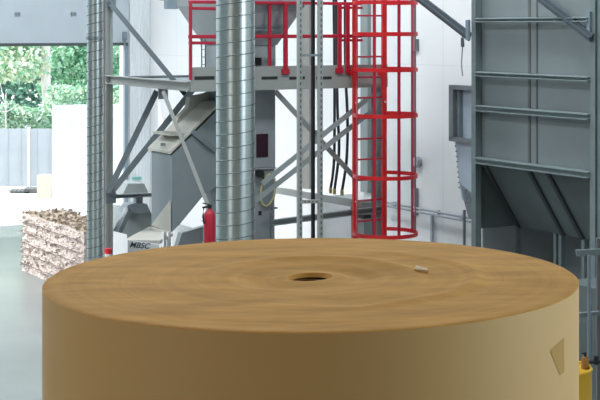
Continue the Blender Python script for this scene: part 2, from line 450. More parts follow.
for k in range(1500):                              # paper edges poking out
    s = random.random()
    if s < .62: p = c0+eL*random.random()+eH*random.uniform(.04, .98); nrm = -W
    elif s < .72: p = c0+eD*random.random()+eH*random.uniform(.04, .98); nrm = U
    else: p = c0+eL*random.random()+eD*random.random()+eH; nrm = Z
    a = V((random.gauss(0, 1), random.gauss(0, 1), random.gauss(0, 1)*.35)).normalized()*random.uniform(.012, .04)
    b2 = nrm*random.uniform(.008, .03)+V((random.gauss(0, .008), random.gauss(0, .008), random.gauss(0, .008)))
    p = bj(p); m.face([p-a, p+a, p+a*.7+b2, p-a*.8+b2], 0 if nrm is not Z and random.random() < .75 else 1)
m.build('pressed_paper', ['bale', 'bale_top'], root)
for k in range(5):
    z = .13+k*.148; m = MB()
    pts = []
    o = -W*.03
    ln = [c0+o+eL*t/30+Z*z for t in range(31)]
    for i, q in enumerate(ln): ln[i] = q+W*(noise.noise(q*6)*.012)+Z*noise.noise(q*4+V((k, 0, 0)))*.02
    m.path([c0+eD+U*.03+Z*z, c0+o+U*.03+Z*z]+ln, .006, 6); m.build('binding_wire', 'strap', root)

# ------------------------------------------------------------------ spiral ducts
def duct(px, Y, r, pitch, label, z1, collars, flip=1):
    c = G(px, Y)
    root = thing('spiral_duct', c, label, 'duct', 'galvanised spiral ducts')
    m = MB(); m.lathe(c, [(r, 0), (r, z1)], 64); m.build('duct_wall', 'galv', root, smooth=True)
    m = MB(); t = int(z1/pitch*28)
    m.path([c+V((r*math.cos(2*PI*i/28*flip), r*math.sin(2*PI*i/28*flip), .01+pitch*i/28)) for i in range(t)], .0048, 5)
    m.build('lock_seam', 'seam', root, smooth=True)
    for z in collars:
        m = MB(); m.lathe(c, [(r, z-.02), (r+.006, z-.02), (r+.006, z-.005), (r+.022, z-.005), (r+.022, z+.005), (r+.006, z+.005), (r+.006, z+.02), (r, z+.02)], 64)
        m.build('joint_collar', 'galv_dull', root, smooth=True)
duct(235.5, 13, .176, .117, 'wide shiny galvanised spiral duct rising in front of the machine platform', 7.99, [], 1)
duct(95, 16.2, .09, .105, 'narrow galvanised spiral duct beside the open doorway', 7.99, [ZZ(38, 16.2)], 1)

# ------------------------------------------------------------------ machine platform
C_ = G(385, 17.4)
def along(o, d, px):
    k = (px-CX)/F; return (k*o.y-o.x)/(d.x-k*d.y)
Fp = C_-W*(-along(C_, W, 191))                     # near left corner of the platform
Sd = 2.37; A_ = Fp+U*Sd; Lw = (C_-Fp).length+.03
zt, zb = ZZ(66, 16.7), ZZ(89.5, 16.7)
ctr = Fp+U*Sd/2+W*Lw/2
root = PLAT = thing('machine_platform', V((ctr.x, ctr.y, 0)), 'grey steel machine platform with braced legs and red guard rail', 'platform')
zm = (zt+zb)/2
m = MB(); zd = 2.86; m.obox(ctr+Z*(zd-.012), W*(Lw-.05), U*(Sd-.05), Z*.024); m.build('deck', 'steel_mid', root)
def edge(p, q, nrm):
    m = MB(); m.obox((p+q)/2+Z*zm, (q-p), nrm*.02, Z*(zt-zb)); 
    for z in (zt-.01, zb+.01): m.obox((p+q)/2+Z*z-nrm*.02, (q-p), nrm*.05, Z*.02)
    return m
e = edge(Fp, Fp+W*Lw, -U).build('edge_beam', 'steel_pale', root)
for px in (269.5, 297, 324):
    p = hit(px, 78, Fp-U*.011, U); m = MB(); m.obox(p, W*.21, U*.006, Z*.034); m.build('slot', 'dark', e)
p = hit(204.5, 78, Fp-U*.011, U); m = MB(); m.obox(p, W*.25, U*.006, Z*.04); m.build('slot', 'dark', e)
zm0, zt0 = zm, zt
zt = 2.89; zm = (zt+zb)/2
edge(A_+W*Lw, A_, U).build('edge_beam', 'steel', root)
edge(Fp+W*Lw, A_+W*Lw, W).build('edge_beam', 'steel', root)
zm, zt = zm0, zt0
# left column and beam
YB = 18.12; Bc = G(108, YB)
def hsec(m, c, z0, z1, s, t=.012):
    cc = V((c.x, c.y, (z0+z1)/2)); dz = Z*(z1-z0)
    m.obox(cc, W*t, U*s, dz)
    for k in (-1, 1): m.obox(cc+U*k*(s/2-t/2), W*s, U*t, dz)
m = MB(); hsec(m, Bc, 0, 5.2, .095); m.obox(Bc+Z*.01, W*.2, U*.2, Z*.02); col = m.build('column', 'steel_pale', root)
for y in (2, 197):
    m = MB()
    for k in (-1, 1):
        q = P(108, y, YB)-U*.06+W*k*.03; m.tube(q, q-U*.02, .014, 8)
    m.obox(P(109, y, YB)-U*.055, W*.14, U*.012, Z*.15); m.build('gusset', 'steel_mid', col)
m = MB(); m.chan(P(109, 79.3, YB), Fp+Z*ZZ(86.5, Fp.y)+U*.03, .06, .105, .012, Z); m.build('beam', 'steel_pale', root)
m = MB(); m.chan(P(110, 196.5, YB), P(152, 194.5, YB+.8), .05, .05, .01, Z); m.build('beam', 'steel', root)
def brace(a, b, w, mt, h=.02, ym=None):
    m = MB(); dd = (b-a).normalized(); nrm = V((0, -1, 0))
    s = dd.cross(nrm).normalized()
    m.obox((a+b)/2, s*w, nrm*.012, b-a)
    m.obox((a+b)/2+s*(w/2-.006)-nrm*w*.35, s*.012, nrm*w*.7, b-a)
    return m.build('brace', mt, root)
brace(P(110, 3, YB-.06), P(189, 99, 17.45), .06, 'braced')
brace(P(157, 91, 17.9), P(108, 193, YB-.09), .075, 'steel_mid')
brace(P(194, 88, 17.3), P(111, 193, YB-.06), .075, 'steel_mid')
brace(P(163, 91, 16.05), P(208, 206, 15.75), .042, 'steel_pale')
brace(P(275, 91, 16.72), P(357, 180, 17.35), .062, 'steel_pale')
brace(P(262, 184, 16.3), P(386, 84, 17.5), .06, 'steel')
brace(P(255, 201, 16.25), P(372, 111, 17.4), .06, 'steel')
m = MB(); q = P(163, 93, 16.9); m.obox(q, W*.12, U*.02, Z*.14); m.build('gusset', 'steel', root)
m = MB(); q = P(317, 137, 17.05); m.obox(q, W*.16, U*.02, Z*.16)
for k in ((-1, -1), (1, 1), (1, -1), (-1, 1)): m.tube(q+W*.05*k[0]+Z*.05*k[1], q+W*.05*k[0]+Z*.05*k[1]-U*.03, .012, 8)
m.build('gusset', 'steel_mid', root)
m = MB(); q0 = Fp+W*(Lw-.09)+U*.09; hsec(m, q0, 0, zb, .1); m.build('column', 'steel', root)
m = MB(); m.chan(P(272, 222.5, 16.75), P(384, 208, 17.45), .05, .07, .01, Z); m.build('beam', 'steel', root)
m = MB(); m.chan(P(350, 203, 17.9), P(268, 189, 20.2), .05, .085, .01, Z); m.build('beam', 'steel_pale', root)
# guard rail
z_top, z_mid = ZZ(2.5, 16.4), ZZ(36.5, 16.4)
f0 = Fp-W*.02+U*.02; f1 = Fp+W*(Lw-.36)+U*.02
r_ = MB()
for z, rr in ((z_top, .036), (z_mid, .042)):
    r_.bar(f0+Z*z, f1+Z*z, rr, rr)
    r_.bar(f0+Z*(z-.07), f0+W*.5+Z*(z-.075), .02, .035)
    r_.bar(f1+Z*(z-.05)-W*.3, f1+W*.02+Z*(z-.05), .02, .03)
rail = r_.build('guard_rail', 'redd', root, bevel=.006)
def gpost(p, z0=zt-.07, out=None, s=.05):
    m = MB(); m.obox(V((p.x, p.y, (z0+z_top)/2)), W*s, U*s*.7, Z*(z_top-z0))
    if out: m.obox(V((p.x, p.y, zt-.06)), W*.1, U*.03, Z*.06)
    m.build('post', 'redd', rail, bevel=.005)
gpost(hit(190.5, 30, Fp-U*.03, U), zt-.14, None, .036)
for px, o2 in ((285.5, 1), (339.5, 1), (347.5, 0)):
    gpost(hit(px, 30, Fp-U*.03, U), zt-.10, o2)
gpost(hit(269.5, 30, Fp+U*.03, U), zt-.02, None, .04)

# machine casing below the deck, the hopper above it
cc = Fp+U*.62+W*.953
hw = .31
root = thing('machine_casing', V((cc.x, cc.y, 0)), 'tall blue-grey machine casing below the platform with a dark red window', 'machine')
m = MB(); m.obox(V((cc.x, cc.y, (zd-.026+ZZ(167, 17))/2)), W*2*hw, U*2*hw, Z*(zd-.026-ZZ(167, 17))); m.build('upper_box', 'casing', root, bevel=.008)
m = MB(); zl = ZZ(169, 17); m.obox(V((cc.x, cc.y, zl/2)), W*2*(hw-.005), U*2*(hw-.01), Z*zl)
m.obox(V((cc.x, cc.y, ZZ(168, 17))), W*2*(hw+.01), U*2*(hw+.01), Z*.02)
m.build('lower_box', 'casing', root, bevel=.006)
def onf(px, py, off=0): return hit(px, py, cc-U*(hw+off), U)
m = MB(); p = onf(262, 145.5); m.obox(p, W*.155, U*.025, Z*.275); w_ = m.build('window', 'maroon', root, bevel=.004)
m = MB(); pts = []
for i in range(28):
    a = 2*PI*i/28; x, y = 8.5*math.cos(a), 15*math.sin(a); x, y = x*.95-y*.30, y*.9+x*.35
    pts.append((268.0+x*.8, 190+y*1.15))
m.prism([onf(x, y, .0) for x, y in pts], -U*.03); h_ = m.build('belt_guard', 'steel_mid', root)
m = MB(); m.path([onf(x, y, .032) for x, y in pts]+[onf(*pts[0], .032)], .011, 6); m.build('guard_rim', 'yel_line', h_)
m = MB(); q = onf(258.5, 173.5); m.tube(q, q-U*.07, .045, 10); m.tube(q+V((0, 0, .05)), q-U*.04-Z*.06+W*.05, .012, 6); m.build('motor_knob', 'black', root)
m = MB(); q = onf(271, 226); m.obox(q, W*.02, U*.02, Z*.32); q2 = onf(274, 208); m.obox(q2, W*.07, U*.05, Z*.02); m.build('latch_strip', 'steel_mid', root)
m = MB(); q = onf(260, 213); m.obox(q, W*.03, U*.02, Z*.05); m.build('latch', 'dark', root)

root = thing('feed_hopper', V((cc.x, cc.y, zd)), 'grey funnel shaped feed hopper on the platform deck behind the red rail', 'hopper')
def frus(m, c, h0, z0, h1, z1):
    A = [V((c.x, c.y, z0))+W*a*h0+U*b*h0 for a, b in ((-1, -1), (1, -1), (1, 1), (-1, 1))]
    Bq = [V((c.x, c.y, z1))+W*a*h1+U*b*h1 for a, b in ((-1, -1), (1, -1), (1, 1), (-1, 1))]
    m.hexa(A, Bq)
m = MB(); frus(m, cc, .31, zd+.001, .31, ZZ(45, 17)); m.build('neck', 'hopper', root)
m = MB(); frus(m, cc, .325, ZZ(45, 17), .56, ZZ(6, 17)); frus(m, cc, .56, ZZ(6, 17), .60, ZZ(-40, 17)); cone = m.build('funnel', 'hopper', root)
m = MB()
for y in (27, 29.5):
    a = hit(250, y, cc-U*.45, U); b = hit(283, y-(2 if y < 28 else 0), cc-U*.45, U); m.bar(a, b, .012, .022)
    m.bar(b, b+U*.12, .01, .02); m.bar(a, a+U*.12, .01, .02)
m.build('stiffener', 'steel_mid', cone)
m = MB(); q = hit(258, 61.5, cc-U*.33, U); m.obox(q, W*.07, U*.05, Z*.09); m.build('clamp', 'black', root)
m = MB(); q = hit(203.5, 52, cc-W*.36, W); 
for k in (-1, 1): m.bar(q+U*k*.05-Z*.2, q+U*k*.05+Z*.16, .012, .012)
for k in range(4): m.bar(q-U*.05+Z*(-.15+k*.09), q+U*.05+Z*(-.15+k*.09), .01, .01)
m.build('step_iron', 'steel_mid', root)

# the sloped chute
root = thing('sloped_chute', V((cc.x-.7, cc.y-.3, 0)), 'grey square chute with pale sloping lid running down from the casing', 'chute')
pl = cc-U*.25
prof = [(172, 155), (213, 114.5), (227, 99.5), (227, 178), (203, 196), (180, 224), (172, 232)]
m = MB(); m.prism([hit(x, y, pl, U) for x, y in prof], U*.56); m.build('chute_body', 'chute', root)
m = MB(); a = hit(170.5, 154, pl-U*.02, U); b = hit(220, 104.5, pl-U*.02, U)
m.prism([a, b, b+Z*.03, a+Z*.03], U*.62); b2 = hit(214, 92, pl, U)
m.build('lid', 'beige', root)
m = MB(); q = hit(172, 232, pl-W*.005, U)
e0 = hit(172, 200, pl, U); e1 = hit(172, 232, pl, U); m.prism([e0-W*.012, e1-W*.012, e1-W*.012+U*.52+Z*.02], -W*.012); m.build('lit_flap', 'beige', root)  # pale plate: its colour stands in for light on the chute's cut-off end
m = MB(); a = hit(192, 131, pl-U*.02, U); b = hit(216, 151, pl-U*.02, U); m.bar(a, b, .03, .06); m.build('stiffener', 'steel_mid', root)
m = MB(); q = a+U*.28+Z*.1; a2 = hit(186, 138.8, pl+U*.28, U)
m.obox(hit(178, 133, pl+U*.3, U)+Z*.0, W*.42, U*.5, Z*.025); m.build('flange', 'beige', root)
m = MB(); q = hit(176, 110, pl+U*.5, U); m.prism([hit(174, 128, pl+U*.45, U), hit(178, 118, pl+U*.45, U), hit(188, 108, pl+U*.45, U), hit(190, 97, pl+U*.45, U), hit(212, 92, pl+U*.45, U), hit(214, 112, pl+U*.45, U), hit(190, 128, pl+U*.45, U)], U*.1); m.build('inlet_hood', 'beige', root)
m = MB(); m.bar(hit(163, 146, pl+U*.2, U), hit(163, 143, pl+U*.2, U), .06, .01); m.build('sight_port', 'steel_mid', root)
# wire rests at the bottom of the white gap
m = MB(); m.prism([P(176, 252, 17.1), P(182, 233, 17.1), P(207, 226, 17.1), P(207, 252, 17.1)], U*.1)
m.obox(P(190, 248, 17.1), W*.4, U*.3, Z*.01)
zf = P(176, 252, 17.1).z
m.prism([G(176, 17.1), P(176, 251, 17.1), P(207, 251, 17.1), G(207, 17.1)], U*.1)
o = m.build('guard_sheet', 'casing', loc=G(190, 17.1)); tag(o, 'low grey sheet metal guard under the chute beside the red extinguisher', 'machine guard')

# baling press under the chute
root = PRESS = thing('baling_press', G(140, 18.4), 'grey and white press under the sloped chute, with dark lettering on its white panel', 'machine')
m = MB(); Y = 18.9
def tz(m, pts, Y, dep): m.prism([P(x, y, Y) for x, y in pts], U*dep)
tz(m, [(122, 196), (128, 183.5), (144, 183.5), (150, 196)], 18.9, .5); m.build('hood', 'steel', root)
m = MB(); tz(m, [(119, 240), (127, 211), (150, 211), (166, 240)], 18.6, .7); m.build('press_body', 'steel', root)
m = MB(); tz(m, [(125, 213), (128, 205), (134, 203.5), (147, 204), (151, 213)], 18.5, .2); m.obox(P(138, 201, 18.6), W*.09, U*.1, Z*.13); m.build('ram_head', 'steel_mid', root)
m = MB(); m.bar(P(128, 209, 18.3), P(115, 238, 18.1), .09, .07); m.build('ram_arm', 'steel_mid', root)
zta = ZZ(233, 17.6)
m = MB(); m.prism([P(124, 240, 17.5), P(160, 240.5, 17.5), P(173, 233, 18.2), P(150, 226, 18.6)], -Z*.04); m.build('table', 'beige', root)
m = MB(); m.prism([G(114.5, 17.3), P(114.5, 231.5, 17.3), P(127, 234.5, 17.0), G(130, 17.0)], U*.04); m.build('side_panel', 'white', root)
m = MB(); m.prism([G(128.5, 17.25), P(127.5, 239.8, 17.25), P(159, 244.5, 17.25), G(159, 17.25)], U*.05); fp = m.build('front_panel', 'white', root)
fc = bpy.data.curves.new('lettering', 'FONT'); fc.body = 'MBSC'; fc.size = .095; fc.extrude = .002; fc.align_x = 'CENTER'; fc.align_y = 'CENTER'; fc.shear = .25; fc.offset = .002
t0 = bpy.data.objects.new('t', fc); COL.objects.link(t0); bpy.context.view_layer.update()
me = bpy.data.meshes.new_from_object(t0.evaluated_get(bpy.context.evaluated_depsgraph_get())); bpy.data.objects.remove(t0); me.name = 'lettering'
me.materials.clear(); me.materials.append(M['ink'])
tx = bpy.data.objects.new('lettering', me); COL.objects.link(tx); tx.parent = fp
q = P(139.5, 245.6, 17.21); base = PRESS.location
nrm = (P(114.5, 231.5, 17.25)-P(159, 231.5, 17.25)).cross(Z)
tx.location = q-base
tx.rotation_euler = (PI/2, math.radians(5), 0)
for px, Y in ((164.5, 17.4), (169, 17.9)):
    m = MB(); m.obox(V((*G(px, Y).xy, ZZ(232, Y)/2)), W*.035, U*.035, Z*ZZ(232, Y)); m.build('leg', 'white', root)
m = MB(); m.obox(on_right(136, 100), W*.01, U*.01, Z*.01); m.bm.free()
q = on_left(136, 178); m = MB(); m.obox(q-U*.045, W*.17, U*.02, Z*.045)
o = m.build('wall_label', 'plate', loc=q-U*.04-Z*.022); tag(o, 'small teal label on the pale end wall above the press hood', 'label')

# fire extinguisher on a bracket post
root = thing('fire_extinguisher', P(209.5, 244, 15.6), 'red fire extinguisher with black valve, left of the wide shiny duct', 'fire extinguisher')
c = G(209.5, 15.6); z0 = ZZ(250, 15.6); z1 = ZZ(212, 15.6)
root.location = V((c.x, c.y, z0))
m = MB(); r = .062
m.lathe(c, [(0, z0), (r*.9, z0), (r, z0+.02), (r, z1-.03), (r*.8, z1), (r*.35, z1+.03), (r*.3, z1+.045), (0, z1+.045)], 28); m.build('cylinder', 'redd', root, smooth=True)
m = MB(); m.tube(c+Z*(z1+.04), c+Z*(z1+.08), .024, 10); m.bar(c+Z*(z1+.085), c+Z*(z1+.10)-W*.08, .02, .012); m.bar(c+Z*(z1+.065), c+Z*(z1+.055)-W*.085, .02, .012); m.build('valve', 'black', root)
m = MB(); m.path([c+Z*(z1+.06), c+Z*(z1+.05)-W*.07, c+Z*(z1-.04)-W*.085-U*.01, c+Z*(z1-.12)-W*.075-U*.02], .010, 8); m.build('hose', 'black', root)
m = MB(); c2 = c+U*.085; m.obox(V((c2.x, c2.y, ZZ(214, 15.6)/2)), W*.05, U*.03, Z*ZZ(214, 15.6)); m.obox(c2+Z*.008, W*.2, U*.14, Z*.016)
for z in (z0+.08, z1-.1): m.obox(c2-U*.04+Z*z, W*.12, U*.06, Z*.012)
m.obox(c2-U*.06+Z*(z0-.008), W*.13, U*.16, Z*.012)
o = m.build('bracket_post', 'steel_pale', loc=V((c2.x, c2.y, 0))); tag(o, 'slim pale post carrying the red fire extinguisher', 'post')

# ------------------------------------------------------------------ slotted posts, black pipe
def strut(px, Y, label):
    c = G(px, Y); h = 7.99; root = thing('slotted_post', c, label, 'post', 'slotted steel posts')
    m = MB(); m.obox(c+Z*h/2+U*.0, W*.055, U*.03, Z*h); m.obox(c+Z*.006, W*.12, U*.12, Z*.012); z = .05
    while z < h:
        if .8 < z < 4.3: m.obox(c-U*.0155+Z*z+W*.006, W*.016, U*.003, Z*.034, 1)
        z += .062
    m.build('channel', ['steel_pale', 'hole'], root)
strut(299.5, 15.4, 'slotted galvanised post left of the black pipe')
strut(320, 15.4, 'slotted galvanised post right of the black pipe')
m = MB(); a = P(300, 201.5, 15.36)-U*.02; b = P(320, 201, 15.36)-U*.02; m.bar(a, b, .02, .04)
for k in range(4): m.obox(a.lerp(b, .2+.2*k)-V((0, .012, 0)), V((.016, 0, 0)), V((0, .01, 0)), Z*.016, 1)
o = m.build('cross_bracket', ['steel_pale', 'hole'], loc=(a+b)/2); tag(o, 'short slotted bracket joining the two slotted posts', 'bracket')
m = MB(); a = P(301, 55.5, 15.36)-U*.02; b = P(320, 55, 15.36)-U*.02; m.bar(a, b, .018, .025)
o = m.build('cross_bracket', ['steel_mid'], loc=(a+b)/2); tag(o, 'thin upper bracket between the slotted posts at guard rail height', 'bracket')
m = MB(); c = G(313, 15.52); m.tube(c, c+Z*7.99, .023, 14); o = m.build('black_pipe', 'black', smooth=True, loc=c); tag(o, 'straight black vertical pipe between the two slotted posts', 'pipe')

# things along the right wall seen through the platform
def wallbox(name, px0, px1, z0, z1, dep, mt, label, cat, off=0, loc=True, bevel=0):
    a = W0+U*wall_t(px0)-W*off; b = W0+U*wall_t(px1)-W*off
    m = MB(); m.prism([a+Z*z0, b+Z*z0, b+Z*z1, a+Z*z1], -W*dep)
    o = m.build(name, mt, loc=(a+b)/2+Z*z0, bevel=bevel); return tag(o, label, cat)
def wz(px, py): return on_right(px, py).z
wallbox('wall_trunking', 303.5, 311.5, wz(307, 188), 7.98, .04, 'trunk', 'broad beige vertical trunking on the white wall behind the black pipe', 'trunking')
wallbox('downpipe_cover', 364, 371, wz(368, 192), 7.98, .06, 'steel', 'grey green vertical pipe cover on the wall behind the ladder', 'pipe')
o = wallbox('control_cabinet', 322, 352, .0, wz(336, 191), .5, 'white', 'white low cabinet by the wall where the black hoses end', 'cabinet')
for i, pts in enumerate(([(332.5, -60), (334, 20), (334.5, 90), (334, 160), (330.5, 189)], [(335.8, -60), (336.3, 40), (337.5, 110), (339, 150), (334.5, 190)], [(345, -60), (345.3, 60), (347.5, 120), (346.5, 160), (342, 191)])):
    Y = 19.9-.2*i; ps = [P(x, y, Y) for x, y in pts]
    # resample smooth
    fin = []
    for k in range(len(ps)-1):
        for t in range(8):
            tt = t/8; p0 = ps[max(k-1, 0)]; p1 = ps[k]; p2 = ps[k+1]; p3 = ps[min(k+2, len(ps)-1)]
            fin.append(.5*((2*p1)+(p2-p0)*tt+(2*p0-5*p1+4*p2-p3)*tt*tt+(3*p1-p0-3*p2+p3)*tt**3))
    fin.append(ps[-1])
    root = thing('hanging_hose', ps[-1], ['black hose leftmost of three hanging behind the platform', 'black hose in the middle of three hanging behind the platform', 'black hose rightmost of three hanging nearest the red ladder'][i], 'hose', 'black hoses behind the platform')
    m = MB(); m.path(fin, .02, 8); m.build('tube', 'black', root, smooth=True)
    m = MB(); q = ps[-1]; m.tube(q-Z*.06, q+Z*.02, .026, 10); m.build('fitting', 'brass', root)
m = MB(); q = P(333.5, 192, 19.1); m.tube(q-Z*.03, q+Z*.04, .035, 12)
m.bm.free()
root = thing('equipment_cabinet', G(366, 18.3), 'grey equipment cabinet standing behind the foot of the red ladder', 'cabinet')
m = MB(); m.ubox(366.5, 18.4, .28, .3, 0, ZZ(217, 18.4)); m.build('lower_body', 'steel', root)
m = MB(); m.ubox(366.5, 18.4, .27, .28, ZZ(217, 18.4), ZZ(213, 18.4)); m.build('dark_band', 'dark', root)
m = MB(); m.ubox(366, 18.4, .28, .3, ZZ(213, 18.4), ZZ(201, 18.4)); m.build('upper_body', 'trunk', root)

# ------------------------------------------------------------------ caged red ladder
lp = Fp-U*.10
s0 = hit(355, 100, lp, U); s1 = hit(384, 100, lp, U); s0.z = s1.z = 0
lm = (s0+s1)/2
zc = [ZZ(y, 17.05) for y in (231, 174, 114, 69, 34, 3)]
zbot = ZZ(237, 17.2)
root = thing('caged_ladder', V((lm.x, lm.y, 0)), 'bright red ladder with round safety cage at the right end of the platform', 'ladder')
for s in (s0, s1):
    m = MB(); m.obox(V((s.x, s.y, (4.6+.0)/2)), W*.058, U*.045, Z*4.6); m.build('stile', 'red', root, bevel=.006)
z = ZZ(219, 17.3)
zs = []
while z > .25: z -= .245
while z < 4.4: zs.append(z); z += .245
for z in zs:
    m = MB(); m.tube(s0+Z*z, s1+Z*z, .011, 8); m.build('rung', 'redd', root)
cR = .375; cctr = lm-U*.34
def cang(t): return cctr+W*cR*math.sin(t)-U*cR*math.cos(t)
for z in zc:
    m = MB(); pts = []
    A0 = 2.45
    arc = [cang(-A0+2*A0*i/36) for i in range(37)]
    arc = [s0.copy()]+arc+[s1.copy()]
    for i in range(len(arc)-1):
        p, q = arc[i], arc[i+1]; d = (q-p).normalized(); nrm = d.cross(Z)
        m.obox((p+q)/2+Z*z, (q-p)*1.04, nrm*.01, Z*.045)
    m.build('cage_hoop', 'red', root)
for t in (-1.75, -.95, -.15, .7, 1.5):
    p = cang(t)+(cctr-cang(t)).normalized()*.012; m = MB(); d = (cctr-p).normalized()
    m.obox(V((p.x, p.y, (zc[0]+4.6)/2)), d*.008, d.cross(Z)*.038, Z*(4.6-zc[0]+.04)); m.build('cage_strap', 'redd', root)
for y, s in ((102, s0), (102, s1), (200, s0), (232, s0)):
    m = MB(); q = V((s.x, s.y, ZZ(y, 17.2)))
    m.tube(q-U*.02, q-U*.036, .012, 8); m.build('bolt', 'white', root)
for s in (s0, s1):
    m = MB(); m.obox(V((s.x, s.y, zt-.09))+U*.05, W*.07, U*.085, Z*.07); m.build('fixing_bracket', 'red', root)

# ------------------------------------------------------------------ storage bin at the right
YL = 15.5; BL = G(474, YL); bw = along(BL, -U, 593); bd = 1.7
BR = BL-U*bw
root = BIN = thing('storage_bin', (BL+BR)/2+W*bd/2, 'large dark grey green storage bin on posts with railed panels, far right', 'storage bin')
root.location.z = 0
def post(p, w, mt, z0=0, z1=7.0, name='post'):
    m = MB(); c = V((p.x, p.y, (z0+z1)/2))
    m.obox(c, U*w, W*.014, Z*(z1-z0))
    for k in (-1, 1): m.obox(c+U*k*(w/2-.007)+W*.035, U*.014, W*.07, Z*(z1-z0))
    return m
post(BL, .075, 'binframe').build('post', 'binframe', root)
m = post(BR, .075, 'binframe'); m.obox(V((BR.x, BR.y, 3.5))-U*.075+W*.02, U*.07, W*.012, Z*7); m.build('post', 'binframe', root)
for q in (BL+W*bd, BR+W*bd): post(q, .09, 'binframe').build('post', 'binframe', root)
zr = [ZZ(y, YL) for y in (20.5, 74, 108, 160)]
rails = []
for i, z in enumerate(zr):
    h = (.045, .048, .06, .065)[i]
    m = MB(); m.chan(BL+Z*z-U*.04, BR+Z*z+U*.03, .05, h, .012, Z)
    m.obox((BL+BR)/2+Z*(z+h/2)+W*.02, U*(bw-.08), W*.05, Z*.01)
    m.build('cross_rail', 'binframe', root, bevel=.003)
zz = zr[::-1]+[5.0]
for a, b in zip(zz, zz[1:]):
    m = MB(); m.obox((BL+BR)/2+W*.085+Z*(a+b)/2, U*bw, W*.02, Z*(b-a)); pn = m.build('panel', 'binpanel', root)
    for px, wd in ((529.5, .035), (537, .02)):
        q = hit(px, 100, BL+W*.075, W); q.z = (a+b)/2; m = MB(); m.obox(q, U*wd, W*.016, Z*(b-a-.04)); m.build('panel_joint', 'binseam', pn)
m = MB(); m.obox(BL+U*.0+W*bd/2+Z*3.6, W*bd, U*.03, Z*3.2); m.build('side_sheet', 'binpanel', root)
m = MB(); m.obox(BR-U*.0+W*bd/2+Z*3.6, W*bd, U*.03, Z*3.2); m.build('side_sheet', 'binpanel', root)
m = MB(); m.obox((BL+BR)/2+W*bd+Z*3.6, U*bw, W*.03, Z*3.2); m.build('back_sheet', 'binpanel', root)
# hopper bottom
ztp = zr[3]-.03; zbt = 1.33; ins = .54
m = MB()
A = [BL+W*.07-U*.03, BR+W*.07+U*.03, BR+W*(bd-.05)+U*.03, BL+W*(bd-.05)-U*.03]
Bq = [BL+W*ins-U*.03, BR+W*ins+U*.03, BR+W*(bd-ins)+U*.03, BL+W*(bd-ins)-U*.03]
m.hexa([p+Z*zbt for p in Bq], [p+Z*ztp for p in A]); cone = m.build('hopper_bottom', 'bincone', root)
for px, wd in ((480, .045), (524, .045), (543, .045)):
    t = along(BL, -U, px); p = BL-U*t+W*.065+Z*ztp; q = BL-U*t+W*(ins-.005)+Z*zbt
    m = MB(); m.bar(p, q, wd, .05, up=U); m.build('rib', 'binrib', cone)
for px, mt in ((517, 'binframe'), (557, 'binframe'), (562, 'binframe'), (585, 'binframe')):
    q = hit(px, 235, BL+W*.6, W); m = MB(); m.obox(V((q.x, q.y, (zbt+.02)/2)), U*.045, W*.06, Z*(zbt+.02)); m.build('leg', mt, root)
m = MB(); m.obox((BL+BR)/2+W*1.1+Z*.72, U*(bw-.1), W*.03, Z*1.42); m.build('lower_sheet', 'casing', root)
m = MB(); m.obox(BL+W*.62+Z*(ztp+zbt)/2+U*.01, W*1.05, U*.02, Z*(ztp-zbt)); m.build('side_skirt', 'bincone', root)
m = MB(); m.obox(BL+W*.62+Z*zbt/2+U*.01, W*.98, U*.02, Z*(zbt-.004)); m.build('lower_sheet', 'casing', root)
# braces of the bin
def bbrace(a, b, w, mt):
    m = MB(); m.bar(a, b, .02, w, up=W.cross((b-a).normalized())); m.bar(a-W*.025, b-W*.025, .03, .02, up=W.cross((b-a).normalized())); m.build('brace', mt, root)
bbrace(hit(535, -6, BL-W*.03, W), hit(592, 38, BL-W*.03, W), .085, 'braced')
bbrace(hit(414, -6, BL+W*.03, W), hit(470, 37, BL+W*.03, W), .10, 'braced')
m = MB(); q = hit(468, 30, BL-W*.02, W); m.obox(q, U*.05, W*.03, Z*.22); q = hit(589, 24, BL-W*.02, W); m.obox(q, U*.05, W*.03, Z*.24); m.build('gusset', 'jamb', root)

# smaller bin behind, beside the wall
YS = 16.9
root = thing('small_bin', G(470, YS), 'smaller blue grey bin with tapered bottom between the wall and the large bin', 'storage bin')
SL = G(453.5, YS); sw = .75; zt2, zb2 = ZZ(87, YS), ZZ(139, YS)
cS = SL-U*sw/2
m = MB(); m.obox(V((cS.x, cS.y, (zt2+zb2)/2))+W*.35, U*sw, W*.6, Z*(zt2-zb2)); m.build('bin_body', 'bluepanel', root)
m = MB(); c0b = V((SL.x, SL.y, (zt2+zb2)/2)); m.obox(c0b+W*.01, U*.08, W*.1, Z*(zt2-zb2))
for z in (zt2, zb2): m.obox(V((cS.x, cS.y, z))+W*.01, U*(sw+.08), W*.1, Z*.05)
m.obox(c0b+W*.03-U*.09, U*.05, W*.06, Z*(zt2-zb2)); m.build('frame', 'steel_mid', root)
m = MB(); t0, t1 = ZZ(140, YS), ZZ(190, YS)
q = lambda px, py: hit(px, py, SL+W*.04, W)
m.prism([q(455, 140), q(459, 180), q(462, 200), q(490, 212), q(490, 140)], W*.5); taper = m.build('tapered_bottom', 'bluepanel', root)
m = MB(); 
for k in range(9): p_ = q(456+.1*k*(4.6), 146+k*5.2); m.tube(p_, p_-W*.012, .009, 6)
m.build('rivets', 'steel_mid', taper)
m = MB(); m.prism([q(459.6, 183), q(468, 217), q(490, 232), q(490, 208)], W*.3); m.build('outlet', 'steel_mid', root)
m = MB(); p_ = q(464.2, 210); m.obox(V((p_.x, p_.y, p_.z/2)), U*.025, W*.025, Z*p_.z); m.build('leg', 'steel_mid', root)

